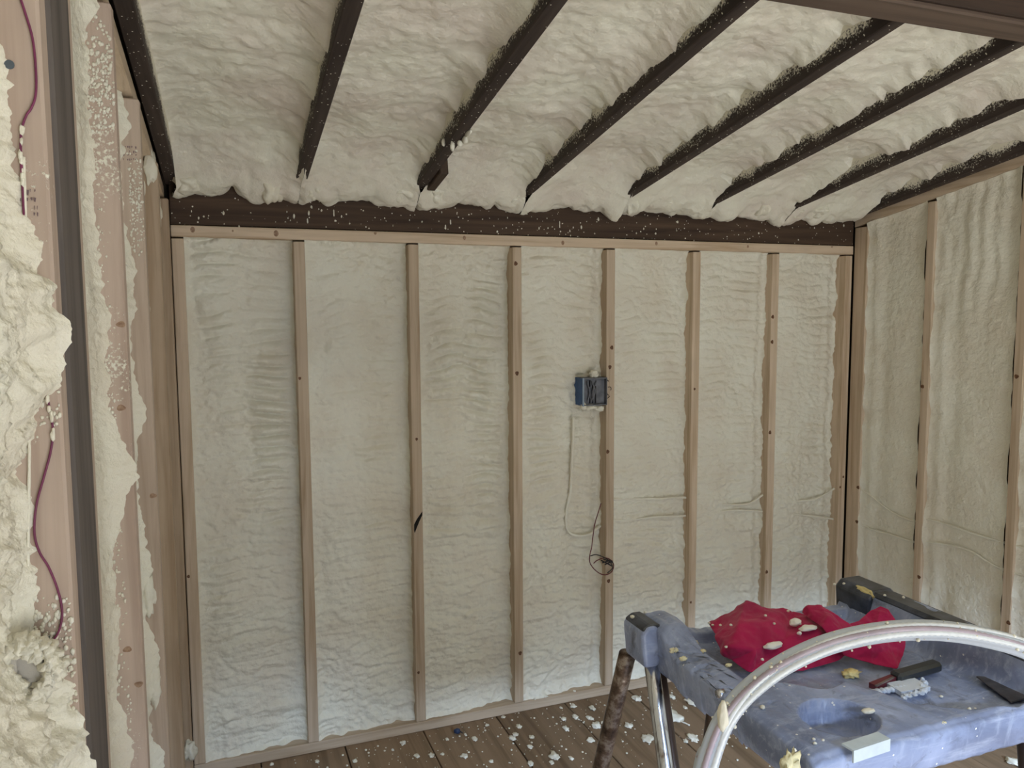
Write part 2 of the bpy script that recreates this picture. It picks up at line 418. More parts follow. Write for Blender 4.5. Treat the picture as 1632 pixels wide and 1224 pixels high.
def left_foam(j, a, b, near):                     # bay from y=a (far) to y=b (near)
    def fn(u, v):
        y = a+(b-a)*u; z1 = rb(y)-.037; z = .0375+(z1-.0375)*v
        eF, eN = a-y, y-b
        d = (.064 if near else .056)+.012*fbm(y*5, z*4, j+70, 2)-.005*np.abs(fbm(y*12, z*14, j+80, 3))+.0025*fbm(y*50, z*50, j, 2)
        kf = .6 if j < 2 or near else (1.5 if j == 2 else 1.5)
        d = d-kf*.020*np.exp(-eF/.014)*(.4+1.5*np.clip(fbm(z*4.5, 1.7, j*3+1, 3)+.2, 0, 2))
        d = d-kf*.016*np.exp(-eN/.016)*(.7+1.2*np.clip(fbm(z*5, 4.7, j*3+2, 3)+.2, 0, 2))
        if j in (2, 3): d = d-.007*np.abs(fbm(y*42, z*42, 60, 2))-.006*np.exp(-eF/.012)*fbm(z*34, y*30, 3, 2)
        if near:                                  # the lumpy bay beside the camera
            d = d-.043*np.exp(-eF/.15)*(1+.5*fbm(z*22, y*16, 77, 2))*sst(1.38, 1.60, z+.03*fbm(z*20, y*20, 2, 2))*(1-sst(1.58, 1.78, z+.05*fbm(z*14, y*16, 3, 2)))
            d = d-.066*np.exp(-eF/.16)*(1+.3*fbm(z*24, y*18, 78, 2))*(1-sst(1.06, 1.24, z+.03*fbm(y*30, z*30, 5, 2)))
            d = d+.008*fbm(y*12, z*10, 91, 2)-.013*(1-np.minimum(1, 1.5*np.abs(perlin(y*34, z*30, 92.3))))**.7*.8-.008*np.abs(fbm(y*62, z*74, 94, 3))
        return XL-np.clip(d, -.016 if near else -.012, .085), y, z
    n = (90, 700) if near else ((44, 520) if j in (2, 3) else (22, 200))
    if j > 5: n = (12, 60)
    grid('foam_infill', np.linspace(0, 1, n[0]), np.linspace(0, 1, n[1]), fn, M_FOAM_ROUGH if near or j in (2, 3) else M_FOAM, wl)
for j in range(len(LY)-1):
    if j == 4: continue                           # the post fills this gap
    left_foam(j, LY[j][0]+.0005, LY[j+1][1]-.0005, j == 5)
# overflowing foam knobs that stick to the far studs
for (px_, py_, rr_, yp, rx) in ((238, 945, (.016, .010, .055), -.772, 0), (246, 1092, (.016, .010, .06), -.772, 1), (302, 1196, (.022, .02, .035), -.045, 2), (240, 268, (.014, .012, .05), -.370, 4), (252, 335, (.010, .012, .06), -.045, 5)):
    q = onL(px_, py_, yp); q[0] = max(q[0], XL-.045)
    MB().blob(q, rr_, rx, 3, .6, 2.2).build('foam_blob', M_FOAM_SMOOTH, wl, True)
mb = MB(); rl = random.Random(77)
for (n_, ya_, xa_, xb_, za_, zb_, rm) in ((330, -1.1805, XL-.054, XL-.001, 1.93, 2.16, .0022), (260, -1.1805, XL-.054, XL-.025, .65, 1.93, .0020), (180, -.7755, XL-.030, XL-.001, 1.75, 2.0, .0019), (200, -1.7865, XL-.045, XL-.001, 1.46, 1.66, .0018), (260, -1.7865, XL-.052, XL-.001, 1.10, 1.28, .0021)):
    for k in range(n_):
        r = rm*rl.uniform(.5, 1.6); zz = za_+(zb_-za_)*(rl.betavariate(2, 2))
        mb.blob((rl.uniform(xa_, xb_), ya_, zz), (r, r*.6, r*rl.uniform(.8, 1.8)), k, 1, .3)
setp(mb.build('foam_speck', M_SCRAP, wl, True), kind='stuff')
for (px_, py_) in ((15, 103), (22, 848)):
    q = onL(px_, py_, -1.787)
    MB().tube([q, (q[0], q[1]-.0006, q[2])], .0052, 14).build('nail_head', plain('blue_steel', (.13, .16, .19), .5, .3), wl)

# ---------------------------------------------------------------- front wall with the door opening (behind the camera)
wf = MB().box((-.12, FRONT-.12, 0), (.45, FRONT, 3.0), 0).box((2.3, FRONT-.12, 0), (3.0, FRONT, 3.0), 0).box((.45, FRONT-.12, 2.0), (2.3, FRONT, 3.0), 0).build('wall_front', W_SHEATH)
setp(wf, 'front wall behind the photographer with a wide open doorway', 'wall', kind='structure')

# ---------------------------------------------------------------- ceiling: roof deck, rafters, foam between them
ce = slope_prism(-.12, 3.0, FRONT-.1, .10, .142, .165).build('ceiling', W_SHEATH)
setp(ce, 'sloping shed ceiling of dark rafters with cream spray foam between them', 'ceiling', kind='structure')
BEAM0, BEAM1 = -1.43, -1.52
RAX = [-.003]+[k*ST for k in range(1, 7)]+[2.852]
ang = -math.atan(RS)
for i, x in enumerate(RAX):
    L = (abs(BEAM0)-.002)/math.cos(ang)
    o = MB().box((-.019, -L, 0), (.019, -.012, .138), .0025).build('rafter', W_RAFTER, ce)
    o.location = (x+(.010 if i == 0 else 0), 0, RB0+(.004 if i == 0 else 0)); o.rotation_euler = (ang, 0, -KL if i == 0 else 0)
rng = random.Random(5)
cover = [-.03, -.23, -.11, -.08, -.14, -.08, -.09, -.06]   # where the eave foam swallows each rafter end
def ceil_foam(i):
    x0, x1 = RAX[i], RAX[i+1]
    lobes = []; c = x0
    while c < x1+.03:
        wdt = rng.uniform(.035, .075); lobes.append((c+wdt*.6, wdt, rng.uniform(.5, 1.2))); c += wdt*rng.uniform(1.1, 1.6)
    Y = np.concatenate([np.linspace(BEAM0+.001, -.34, 130), np.linspace(-.333, -.004, 62)])
    def fn(u, v):
        y = v
        wl_ = sst(cover[i]-.06, cover[i], y+.02*fbm(y*20, i, 2, 2)); wr_ = sst(cover[i+1]-.06, cover[i+1], y+.02*fbm(y*20, i+1, 2, 2))
        xa = x0+.0188-.0186*wl_+(KL*y+.010 if i == 0 else 0); xb = x1-.0188+.0186*wr_
        x = xa+(xb-xa)*u; eL, eR = x-x0-.018-(KL*y+.010 if i == 0 else 0), x1-.018-x
        h = .088+.016*fbm(x*4.5, y*3.6, i*2+30, 2)-.006*np.abs(fbm(x*5, y*9, i+50, 2))
        h = h-.010*np.exp(-np.clip(eL, 0, 1)/.02)
        saw = (y*2.7+i*.41+.35*perlin(y*3, i, 8.8)) % 1.0
        edge = .046+.020*np.clip(fbm(y*8, i*3.3, 12, 3)*1.4, -.7, 1)-.026*saw**2
        h = h-edge*(1-.65*sst(-.30, -.08, y))*np.exp(-(np.clip(eR, 0, 1)/.034)**1.5)
        # slumped laps across the bay
        lap = np.sin(y*21+i*1.7+3.2*fbm(x*4, y*2, i+61, 2)); h = h-.0055*np.where(lap > 0, lap**.8, 0)*np.clip(.6+fbm(x*3, y*3, i, 2), 0, 1)
        E = sst(-.33, -.05, y)
        lb = np.zeros_like(x)
        for (cx, ww, am) in lobes:
            t = np.clip(1-((x-cx-.015*np.sin(y*30+cx*40))/ww)**2, 0, 1); lb = np.maximum(lb, am*np.sqrt(t))
        E2 = sst(-.16, -.03, y)
        h = h-E*(.084+.012*fbm(x*9, y*7, i+5, 2))-E2*.034*lb
        cov = np.maximum(wl_*np.exp(-np.abs(x-x0)/.03), wr_*np.exp(-np.abs(x1-x)/.03))
        h = np.where(cov > .02, np.minimum(h, h*(1-cov)-.010*cov), h)
        h = h+.0042*fbm(x*34, y*34, i, 3)-.005*np.abs(fbm(x*13, y*13, i+3, 2))
        roll = sst(-.018, -.004, y); h = h+.018*roll
        return x, y, rb(y)+np.clip(h, -.09, .136)
    grid('foam_infill', np.linspace(0, 1, 64), Y, fn, M_FOAM_CEIL, ce)
for i in range(7): ceil_foam(i)
def back_ceiling(u, v):
    return u, v, rb(v)+.06+.02*fbm(u*3, v*3, 3, 2)
grid('foam_infill', np.linspace(XL-.13, XR, 60), np.linspace(FRONT, BEAM1-.001, 60), back_ceiling, M_FOAM_SMOOTH, ce)
# bulbous knobs of foam that rolled out over the rim board
for i_, (px_, py_, rx_, rz_) in enumerate(((300, 292, .05, .035), (432, 292, .046, .062), (497, 303, .032, .034), (560, 290, .06, .030), (640, 300, .05, .045), (690, 306, .05, .042), (790, 305, .05, .034), (822, 312, .04, .036), (880, 303, .05, .03), (950, 312, .045, .036), (1001, 322, .044, .050), (1070, 318, .05, .034), (1150, 325, .05, .036), (1210, 332, .042, .040), (1262, 338, .036, .036), (1300, 336, .05, .03))):
    q = on(px_, py_, 1, -.055); MB().blob((q[0], -.052, q[2]), (rx_*.85, .055, rz_*.95), i_+700, 4, .42, 1.9).build('foam_blob', M_FOAM_SMOOTH, ce, True)
# scrap of lumber nailed beside the third rafter
o = MB().box((0, -.305, -.012), (.030, -.13, .06), .003).build('scrap_block', wood_mat('dark_scrap', 1, (.075, .05, .036), (.04, .026, .02)), ce)
o.location = (RAX[2]+.0195, 0, RB0); o.rotation_euler = (ang, 0, 0)
for s_, (px_, py_, r_) in enumerate(((707, 227, (.006, .008, .012)), (721, 233, (.007, .007, .015)), (733, 229, (.007, .007, .009)), (741, 223, (.008, .02, .012)), (746, 212, (.006, .03, .010)))):
    q = on(px_, py_, 0, RAX[2]-.021+(.04 if s_ > 2 else 0)); MB().blob(q, r_, s_, 2, .3).build('foam_drip', M_SCRAP, ce, True)

bm_ = MB().box((XL-.08, BEAM1, 2.263), (XR+.08, BEAM0, 2.50), .004).build('beam', W_BEAM)
MB().box((XL-.08, BEAM1-.012, 2.272), (XR+.08, BEAM1-.0005, 2.50), .002).build('dark_front_sheet', wood_mat('dark_beam_face', 0, (.05, .03, .022), (.022, .014, .011)), bm_)  # thin dark sheet added over the beam's front to make it darker
setp(bm_, 'heavy brown beam crossing the room above the rafters at upper right', 'beam', kind='structure')

# ================================================================ things
# ---------------------------------------------------------------- step ladder with a tool tray on top
M_TRAY, nt, p = mat('grubby_grey_plastic', .34, .5)
v = coords(nt); vs = coords(nt, (14, 60, 22))
c = ramp(nt, noise(nt, v, 8, 6, .6, .8), [(.34, (.16, .195, .31)), (.52, (.27, .325, .50)), (.68, (.37, .43, .62))])
c = mix(nt, maths(nt, 'MULTIPLY', maths(nt, 'SUBTRACT', noise(nt, coords(nt, (7, 60, 40)), 1.4, 5, .7, .4), .52, None, True), 3.0), c, (.50, .55, .70))
c = mix(nt, maths(nt, 'MULTIPLY', maths(nt, 'SUBTRACT', noise(nt, coords(nt, (50, 50, 9)), 1.3, 4, .65), .54, None, True), 2.4), c, (.48, .54, .70))
c = mix(nt, maths(nt, 'MULTIPLY', maths(nt, 'SUBTRACT', noise(nt, v, 17, 5, .7, 1.2), .57, None, True), 5.0, None, True), c, (.075, .08, .10))
vo = nd(nt, 'TexVoronoi'); vo.inputs['Scale'].default_value = 75; nt.links.new(v, vo.inputs['Vector'])
sp = maths(nt, 'MULTIPLY', maths(nt, 'GREATER_THAN', noise(nt, v, 24, 2), .56), maths(nt, 'LESS_THAN', vo.outputs['Distance'], .12))
nt.links.new(mix(nt, sp, c, (.8, .8, .78)), p.inputs['Base Color'])
bump(nt, p, noise(nt, vs, 1.5, 4), .15, .001)
M_TRAYDARK, nt, p = mat('dark_tray_edge', .30, .6)
nt.links.new(ramp(nt, noise(nt, coords(nt), 30, 4, .6), [(.35, (.018, .022, .03)), (.75, (.09, .105, .15))]), p.inputs['Base Color'])
M_RUST, nt, p = mat('rusty_steel', .38, .5); p.inputs['Metallic'].default_value = .55
n_ = noise(nt, coords(nt), 45, 4, .65)
nt.links.new(ramp(nt, n_, [(.32, (.035, .02, .015)), (.50, (.13, .085, .06)), (.62, (.30, .25, .21)), (.72, (.10, .06, .045))]), p.inputs['Base Color'])
M_CHROME, nt, p = mat('worn_chrome', .22, .5); p.inputs['Metallic'].default_value = 1
nt.links.new(ramp(nt, noise(nt, coords(nt, (60, 60, 14)), 1.3, 4, .6), [(.30, (.20, .15, .12)), (.48, (.62, .65, .70))]), p.inputs['Base Color'])
M_DKSTEEL = plain('dark_brown_steel', (.08, .055, .045), .4, .5)
M_RUBBER = plain('black_rubber', (.03, .03, .03), .7)

TX0, TX1, TY0, TY1 = .772, 1.245, -1.728, -2.140
lad = empty('step_ladder', (1.0, -1.93, 0))
setp(lad, 'paint-spattered step ladder with a grey plastic tool tray and steel tube legs', 'ladder')
def tray_z(x, y):
    l, r, bk, fr = x-TX0, TX1-x, TY0-y, y-TY1
    basin = 1.046+.004*fbm(x*9, y*9, 3, 2)
    z = np.full_like(x, 1.074)
    # the basin: everything but a rim and a wavy ledge at the front left
    edge = -1.962-.035*sst(.85, .92, x)-.085*sst(.95, 1.0, x)-.045*sst(1.0, 1.07, x)+.005*np.sin(x*60)
    ins = sst(.050, .058, l)*sst(.036, .062, r)*sst(.018, .028, bk)*sst(-.003, .004, y-edge)
    z = z+(basin-z)*ins
    # round cup recess in the ledge
    rr = np.sqrt((x-.872)**2+((y+2.072)*1.08)**2)
    z = z-.040*(1-sst(.049, .0525, rr))
    # right hand wall: high, level rail; back wall dips between two raised corners
    z = z+(.104-.074+1.0-1.0)*(1-sst(.034, .052, r))*sst(0, .012, fr)
    back = (1-sst(.016, .034, bk))
    z = z-.013*back*sst(.055, .12, l)*sst(.035, .055, r)
    lc = (1-sst(.034, .100, l+.0*bk))*(1-sst(.045, .12, bk)); z = z+.030*lc
    # slight camber and scars
    z = z-.004*(1-sst(0, .010, l))-.005*(1-sst(0, .010, fr))+.0015*fbm(x*60, y*25, 4, 2)-.004*(np.abs(fbm(x*26+y*30, (x-y)*9, 8, 2)) < .07)*(1-sst(.045, .06, l))*sst(.06, .09, bk)*(1-sst(.26, .3, bk))
    return z
def tray_fn(u, v):
    return u, v, tray_z(u, v)
NU, NV = 230, 200
U = np.linspace(TX0, TX1, NU); V = np.linspace(TY0, TY1, NV)
u, v = np.meshgrid(U, V, indexing='ij'); Z = tray_z(u, v)
tv = np.stack([u, v, Z], -1).reshape(-1, 3).tolist(); idx = np.arange(NU*NV).reshape(NU, NV)
tf = np.stack([idx[:-1, :-1], idx[:-1, 1:], idx[1:, 1:], idx[1:, :-1]], -1).reshape(-1, 4).tolist()
loop = [idx[i, 0] for i in range(NU)]+[idx[NU-1, j] for j in range(1, NV)]+[idx[i, NV-1] for i in range(NU-2, -1, -1)]+[idx[0, j] for j in range(NV-2, 0, -1)]
prev = loop
for dz, inset in ((-.004, -.003), (-.050, 0.004), (-.056, .009)):
    ring = []
    for q in loop:
        x, y, z = tv[q]; cx, cy = (TX0+TX1)/2, (TY0+TY1)/2
        x += inset*(1 if x < cx else -1)*(abs(x-cx) > (TX1-TX0)/2-.001); y += inset*(1 if y < cy else -1)*(abs(y-cy) > (TY0-TY1)/2-.001)
        tv.append([x, y, (z+dz) if dz > -.01 else min(z, 1.076)+dz]); ring.append(len(tv)-1)
    n = len(loop)
    tf += [[prev[i], prev[(i+1) % n], ring[(i+1) % n], ring[i]][::-1] for i in range(n)]; prev = ring
tf.append(prev)
me = bpy.data.meshes.new('tray'); me.from_pydata(tv, [], tf); me.update()
bm = bmesh.new(); bm.from_mesh(me); bmesh.ops.recalc_face_normals(bm, faces=bm.faces[:]); bm.to_mesh(me); bm.free()
tray = link('tray', me, M_TRAY, lad)
# corner sockets that grip the legs
def tp(px_, py_, z):
    return on(px_, py_, 2, z)
def socket(name, x0, x1, y0, y1, zt, zb):
    mb = MB(); mb.prism([(x0+.006, zb), (x1-.004, zb), (x1, zt-.012), (x1-.012, zt), (x0+.012, zt), (x0, zt-.012)], 1, y0, y1)
    o = mb.build(name, M_TRAYDARK if x0 > 1 else M_TRAY, lad); b = o.modifiers.new('bevel', 'BEVEL'); b.width = .006; b.segments = 3; return o
socket('corner_socket', .742, .780, -1.782, -1.716, 1.104, 1.034)
socket('corner_socket', 1.194, 1.262, -1.800, -1.716, 1.108, 1.03)
for p_ in lad.children:
    if p_.name == 'corner_socket.001': p_['label'] = 'dark raised corner block of the tray'
o = MB().prism([(.745, 1.0985), (.757, 1.1055), (.772, 1.1055), (.792, 1.094), (.79, 1.090), (.746, 1.094)], 1, -1.779, -1.719).build('socket_cap', M_TRAYDARK, lad); o.modifiers.new('bevel', 'BEVEL').width = .003; o['label'] = 'dark worn cap of the left corner'
# right hand rail cap, dark with spatter
MB().prism([(TX1-.040, 1.100), (TX1-.034, 1.106), (TX1+.004, 1.104), (TX1+.010, 1.09), (TX1+.006, 1.03), (TX1-.01, 1.03)], 1, -2.12, -1.795).build('rail', M_TRAYDARK, lad)['label'] = 'dark high side rail of the tray'
def leg(name, a, b, r, m, foot=True, label=None):
    a, b = np.array(a), np.array(b)
    pts = [a+(b-a)*t for t in np.linspace(0, 1, 14)]
    o = MB().tube(pts, r, 18).build(name, m, lad, True)
    if label: o['label'] = label
    if foot: MB().tube([b+(a-b)*.03, b-(b-a)*0], r*1.35, 16).build('foot', M_RUBBER, o)
    return o
def downto(a, b, z):
    a, b = np.array(a), np.array(b); return a+(b-a)*((z-a[2])/(b[2]-a[2]))
A = on(1000, 1042, 0, .752); B = on(957, 1224, 0, .735)
leg('leg', A, downto(A, B, .002), .0145, M_RUST, True, 'rusty spattered tube leg')
A2 = on(1036, 1040, 0, .772); B2 = on(1061, 1224, 0, .760)
leg('leg', A2, downto(A2, B2, .002), .0125, M_CHROME, True, 'bright chrome tube leg')
A3 = A2+np.array([.026, .02, -.005]); B3 = B2+np.array([.026, .022, -.0])
leg('leg', A3, downto(A3, B3, .002), .0095, M_DKSTEEL, True, 'thin dark tube beside the chrome leg')
leg('leg', (1.228, -1.745, 1.05), (1.245, -1.36, .002), .0145, M_RUST)
leg('leg', (1.215, -1.81, 1.05), (1.23, -2.16, .002), .0125, M_CHROME)
A4 = on(1139, 1100, 0, .800); B4 = on(1124, 1224, 0, .800)
leg('leg', A4, downto(A4, B4, .30), .0085, M_DKSTEEL, False, 'dark prop tube under the tray edge')
leg('leg', (.835, -2.10, 1.03), (.86, -2.22, .002), .0145, M_DKSTEEL)
leg('leg', (1.19, -2.10, 1.03), (1.20, -2.22, .002), .0145, M_DKSTEEL)
stp = MB().box((.765, -2.12, .50), (1.225, -1.90, .53), .006).build('step', M_TRAY, lad)
for k, (a, b, c_, d_) in enumerate(((1108, 1046, 1132, 1047), (1096, 1051, 1110, 1060), (1126, 1056, 1146, 1063), (1152, 1071, 1176, 1083), (1136, 1076, 1160, 1092), (1106, 1063, 1150, 1101), (1140, 1066, 1156, 1069), (1160, 1094, 1178, 1108), (1072, 1040, 1094, 1041), (1120, 1068, 1138, 1080), (1176, 1096, 1190, 1105))):
    e_ = np.array(tp(a, b, 1.0752)); f_ = np.array(tp(c_, d_, 1.0752)); m_ = (e_+f_)/2; n_ = np.cross(f_-e_, (0, 0, 1)); n_ = n_/np.linalg.norm(n_)*.0016
    zz = [float(tray_z(np.array([q[0]]), np.array([q[1]]))[0]) for q in (e_, m_, f_)]
    MB().add([(e_[0], e_[1], zz[0]+.0004), (m_[0]-n_[0], m_[1]-n_[1], zz[1]+.0008), (f_[0], f_[1], zz[2]+.0004), (m_[0]+n_[0], m_[1]+n_[1], zz[1]+.0008)], [(0, 1, 2, 3)]).build('gouge', M_TRAYDARK, lad)
# a rivet on the left face of the tray
q = on(1144, 1106, 0, .766); MB().tube([(.776, q[1], q[2]), (.765, q[1], q[2])], .006, 12).build('rivet', M_CHROME, lad, True)
def lump(c, r, seed, m, parent, name='foam_lump', label=None, amp=.5, fr=2.2, sub=3):
    o = MB().blob(c, r, seed, sub, amp, fr).build(name, m, parent, True)
    if label: o['label'] = label
    return o
M_PALEY = foam_mat('pale_yellow_foam', .5, .003, 1.6, .5, (.84, .80, .58), (.74, .64, .34))
q = on(1262, 1196, 1, -2.141); lump((q[0]+.003, -2.136, 1.068), (.013, .008, .020), 3, M_PALEY, lad, label='pale yellow foam lump on the tray corner', amp=.9, fr=2.6)
q = tp(1356, 1073, 1.05); lump((q[0], q[1], 1.050), (.014, .010, .005), 5, M_YELLOW, lad, label='golden foam lump in the tray', amp=.8, fr=3)
for i_, (a, b, z, r) in enumerate(((1105, 1025, 1.075, .010), (1075, 1036, 1.078, .009), (1089, 1050, 1.076, .007), (1161, 1060, 1.076, .006), (1120, 1038, 1.074, .006), (1462, 1132, 1.05, .005), (1503, 1152, 1.072, .005))):
    q = tp(a, b, z); lump(q, (r*.9, r*.55, r*.4), 20+i_, M_PALEY, lad, amp=.9, fr=3)
q = on(1378, 945, 0, 1.204); lump(q, (.004, .022, .010), 31, M_YELLOW, lad, label='yellow foam smear on the dark rail', amp=.5)
q = on(1366, 955, 0, 1.203); lump(q, (.003, .012, .009), 33, M_PALEY, lad)
q = tp(1384, 1133, 1.074); lump(q, (.010, .006, .003), 41, M_SCRAP, lad, amp=.2)
for i_, (a, b, z, r) in enumerate(((1040, 1012, 1.083, .006), (1008, 983, 1.104, .004), (1028, 976, 1.106, .003), (1046, 985, 1.10, .003), (1100, 1103, 1.03, .003), (1299, 1185, 1.075, .003), (1266, 1195, 1.076, .003), (1440, 952, 1.108, .003), (1410, 949, 1.108, .003), (1330, 931, 1.11, .003), (1345, 930, 1.11, .003), (1312, 1180, 1.075, .0025), (1297, 1178, 1.075, .0025), (1215, 1127, 1.076, .004), (1221, 1165, 1.05, .004), (1545, 1130, 1.073, .003), (1500, 1110, 1.05, .003))):
    q = tp(a, b, z); lump(q, (r, r, r*.8), 60+i_, M_SCRAP, lad, 'foam_fleck', None, .3, 2, 1)

# ---------------------------------------------------------------- red rag on the tray
M_RAG, nt, p = mat('red_cloth', .85, .1)
v = coords(nt); nt.links.new(ramp(nt, noise(nt, v, 14, 3), [(.3, (.31, .012, .065)), (.7, (.44, .018, .092))]), p.inputs['Base Color'])
wv = noise(nt, v, 420, 2); bump(nt, p, wv, .3, .001); p.inputs['Sheen Weight'].default_value = .2
def cloth(sheets, name, material):
    bm = bmesh.new()
    for si, (outline, inner) in enumerate(sheets):
        P = [np.array(tp(a, b, z)) for a, b, z in outline+inner]; n = len(outline)
        c2 = [Vector((a, -b)) for a, b, z in outline+inner]
        vs, es, fs, ov, oe, of = delaunay_2d_cdt(c2, [(i, (i+1) % n) for i in range(n)], [], 1, 1e-4)
        bv = []
        for k, q in enumerate(vs):
            bv.append(bm.verts.new(P[ov[k][0]]))
        for f in fs: bm.faces.new([bv[i] for i in f])
    bmesh.ops.recalc_face_normals(bm, faces=bm.faces[:])
    me = bpy.data.meshes.new(name); bm.to_mesh(me); bm.free()
    o = link(name, me, material)
    s = o.modifiers.new('sub', 'SUBSURF'); s.subdivision_type = 'SIMPLE'; s.levels = 4; s.render_levels = 4; sm = o.modifiers.new('soft', 'SMOOTH'); sm.factor = .5; sm.iterations = 5
    t = bpy.data.textures.new(name+'_folds', 'CLOUDS'); t.noise_scale = .030; t.noise_depth = 3
    d = o.modifiers.new('folds', 'DISPLACE'); d.texture = t; d.strength = .012; d.mid_level = .5; d.texture_coords = 'GLOBAL'
    sd = o.modifiers.new('thick', 'SOLIDIFY'); sd.thickness = .0016; sd.offset = 0
    return o
main = ([(1128, 993, 1.085), (1160, 976, 1.10), (1188, 955, 1.122), (1215, 967, 1.112), (1262, 974, 1.10), (1300, 980, 1.098), (1345, 998, 1.09), (1365, 1010, 1.082), (1352, 1040, 1.062), (1338, 1053, 1.055), (1285, 1068, 1.052), (1235, 1074, 1.054), (1192, 1072, 1.057), (1165, 1052, 1.067), (1150, 1042, 1.072), (1140, 1012, 1.082)],
        [(1178, 995, 1.112), (1165, 1030, 1.092), (1205, 1035, 1.088), (1230, 990, 1.108), (1250, 1020, 1.086), (1290, 1000, 1.098), (1300, 1035, 1.075), (1210, 1055, 1.066), (1260, 1050, 1.066), (1335, 1015, 1.085)])
flap = ([(1278, 976, 1.106), (1286, 966, 1.118), (1308, 963, 1.123), (1330, 978, 1.116), (1362, 1000, 1.100), (1395, 1003, 1.098), (1442, 1018, 1.075), (1440, 1045, 1.062), (1430, 1067, 1.052), (1390, 1058, 1.058), (1346, 1046, 1.066), (1335, 1030, 1.082), (1310, 1000, 1.104)],
        [(1320, 985, 1.116), (1385, 1025, 1.086), (1400, 1042, 1.070), (1350, 1020, 1.092), (1420, 1030, 1.076)])
backf = ([(1345, 998, 1.098), (1368, 990, 1.100), (1385, 974, 1.110), (1403, 966, 1.118), (1416, 972, 1.114), (1426, 990, 1.100), (1440, 1012, 1.080), (1400, 1018, 1.082), (1365, 1008, 1.090)],
         [(1400, 985, 1.106), (1395, 1002, 1.094)])
rag = cloth([main, flap, backf], 'rag', M_RAG)
setp(rag, 'crumpled red cloth rag with white foam splats lying in the ladder tray', 'rag')
for i_, (a, b, z, r) in enumerate(((1232, 1029, 1.088, (.018, .007, .005)), (1268, 992, 1.104, (.011, .008, .006)), (1288, 1001, 1.101, (.017, .008, .004)), (1274, 1009, 1.098, (.004, .003, .003)))):
    lump(tp(a, b, z), r, 80+i_, M_WHITEF, rag, 'foam_splat', 'white foam splat', .35, 1.5)
for i_, (a, b, z) in enumerate(((1130, 993, 1.09), (1136, 996, 1.09), (1148, 996, 1.098), (1220, 981, 1.116), (1234, 994, 1.112), (1215, 1051, 1.082), (1157, 1031, 1.092), (1256, 974, 1.108), (1165, 996, 1.112), (1382, 1003, 1.104))):
    lump(tp(a, b, z), (.0028, .0028, .0022), 100+i_, M_SCRAP, rag, 'foam_fleck', None, .3, 2, 1)

# ---------------------------------------------------------------- small things in and on the tray
M_BLACKPL = plain('black_plastic', (.035, .04, .045), .35, 0, .5)
M_STEEL = plain('scraper_steel', (.35, .35, .36), .3, .9, .5, .45, 40)
M_WHITEPL = plain('pale_plastic', (.62, .70, .74), .45, 0, .4, .15)
M_FILM, nt, p = mat('cloudy_plastic', .3, .5); p.inputs['Base Color'].default_value = (.62, .68, .78, 1)
def flatbar(mb, a, b, wd, z0, z1, mi=0):          # a bar lying between two points of the tray
    a, b = np.array(a[:2]), np.array(b[:2]); t = (b-a)/np.linalg.norm(b-a); n = np.array([-t[1], t[0]])*wd/2
    return mb.prism([tuple(a-n), tuple(b-n), tuple(b+n), tuple(a+n)], 2, z0, z1, mi)
kn = empty('utility_knife', tuple(tp(1455, 1072, 1.05)))
setp(kn, 'dark flat-handled knife with a bright blade edge beside the red rag', 'knife')
o = flatbar(MB(), tp(1425, 1082, 1.056), tp(1494, 1062, 1.056), .020, 1.0500, 1.066).build('handle', M_BLACKPL, kn); o.modifiers.new('b', 'BEVEL').width = .004
o = flatbar(MB(), tp(1390, 1094, 1.056), tp(1426, 1080, 1.056), .011, 1.052, 1.060).build('blade_holder', plain('dark_red_plastic', (.16, .03, .04), .4), kn); o['label'] = 'dark red collar'
flatbar(MB(), tp(1396, 1092, 1.062), tp(1424, 1078, 1.062), .0035, 1.060, 1.0615).build('blade', M_STEEL, kn)
fs = empty('plastic_strip', tuple(tp(1430, 1098, 1.05)))
setp(fs, 'cloudy crumpled plastic strip with a bumpy tail in the middle of the tray', 'plastic strip')
def film(u, v):
    return u, v, u
mb = MB(); a, b = np.array(tp(1372, 1108, 1.052)), np.array(tp(1440, 1096, 1.052))
for k in range(11):
    q = a+(b-a)*k/10; mb.blob((q[0], q[1], 1.053), (.0042, .0065, .0042), k, 2, .4)
mb.build('bumpy_tail', M_FILM, fs, True)
mb = MB(); flatbar(mb, tp(1424, 1100, 1.052), tp(1470, 1092, 1.052), .030, 1.050, 1.0565)
for k in range(9):
    q = tp(1440+k*4.2, 1112-k*1.3-(k % 2)*2, 1.055); mb.blob((q[0], q[1], 1.055), (.004, .004, .003), k+30, 2, .6)
for k in range(5):
    q = tp(1470+(k % 2)*5, 1084+k*5, 1.056); mb.blob((q[0], q[1], 1.056), (.004, .003, .004), k+50, 2, .6)
mb.build('wide_end', M_FILM, fs, False)
ws = empty('folded_strip', tuple(tp(1385, 1180, 1.077)))
setp(ws, 'white folded plastic strip lying over the front edge of the tray', 'plastic strip')
a, b = np.array(tp(1352, 1191, 1.082)), np.array(tp(1410, 1172, 1.082)); t = (b-a)/np.linalg.norm(b-a); n = np.array([-t[1], t[0], 0])
mb = MB(); f_ = [a-n*.006, b-n*.006, b+n*.010, a+n*.010]
mb.prism([tuple(q[:2]) for q in f_], 2, 1.0795, 1.082).build('flat_face', M_WHITEPL, ws)
mb = MB(); g_ = [a-n*.006, b-n*.006, b-n*.0085, a-n*.0085]
mb.prism([tuple(q[:2]) for q in g_], 2, 1.066, 1.0818).build('folded_lip', M_WHITEPL, ws)
pk = empty('putty_knife', tuple(tp(1605, 1095, 1.052)))
setp(pk, 'flat steel scraper blade lying at the right side of the tray', 'scraper')
q0 = [tp(1556, 1080, 1.053), tp(1612, 1121, 1.053), tp(1644, 1112, 1.053), tp(1648, 1084, 1.053)]
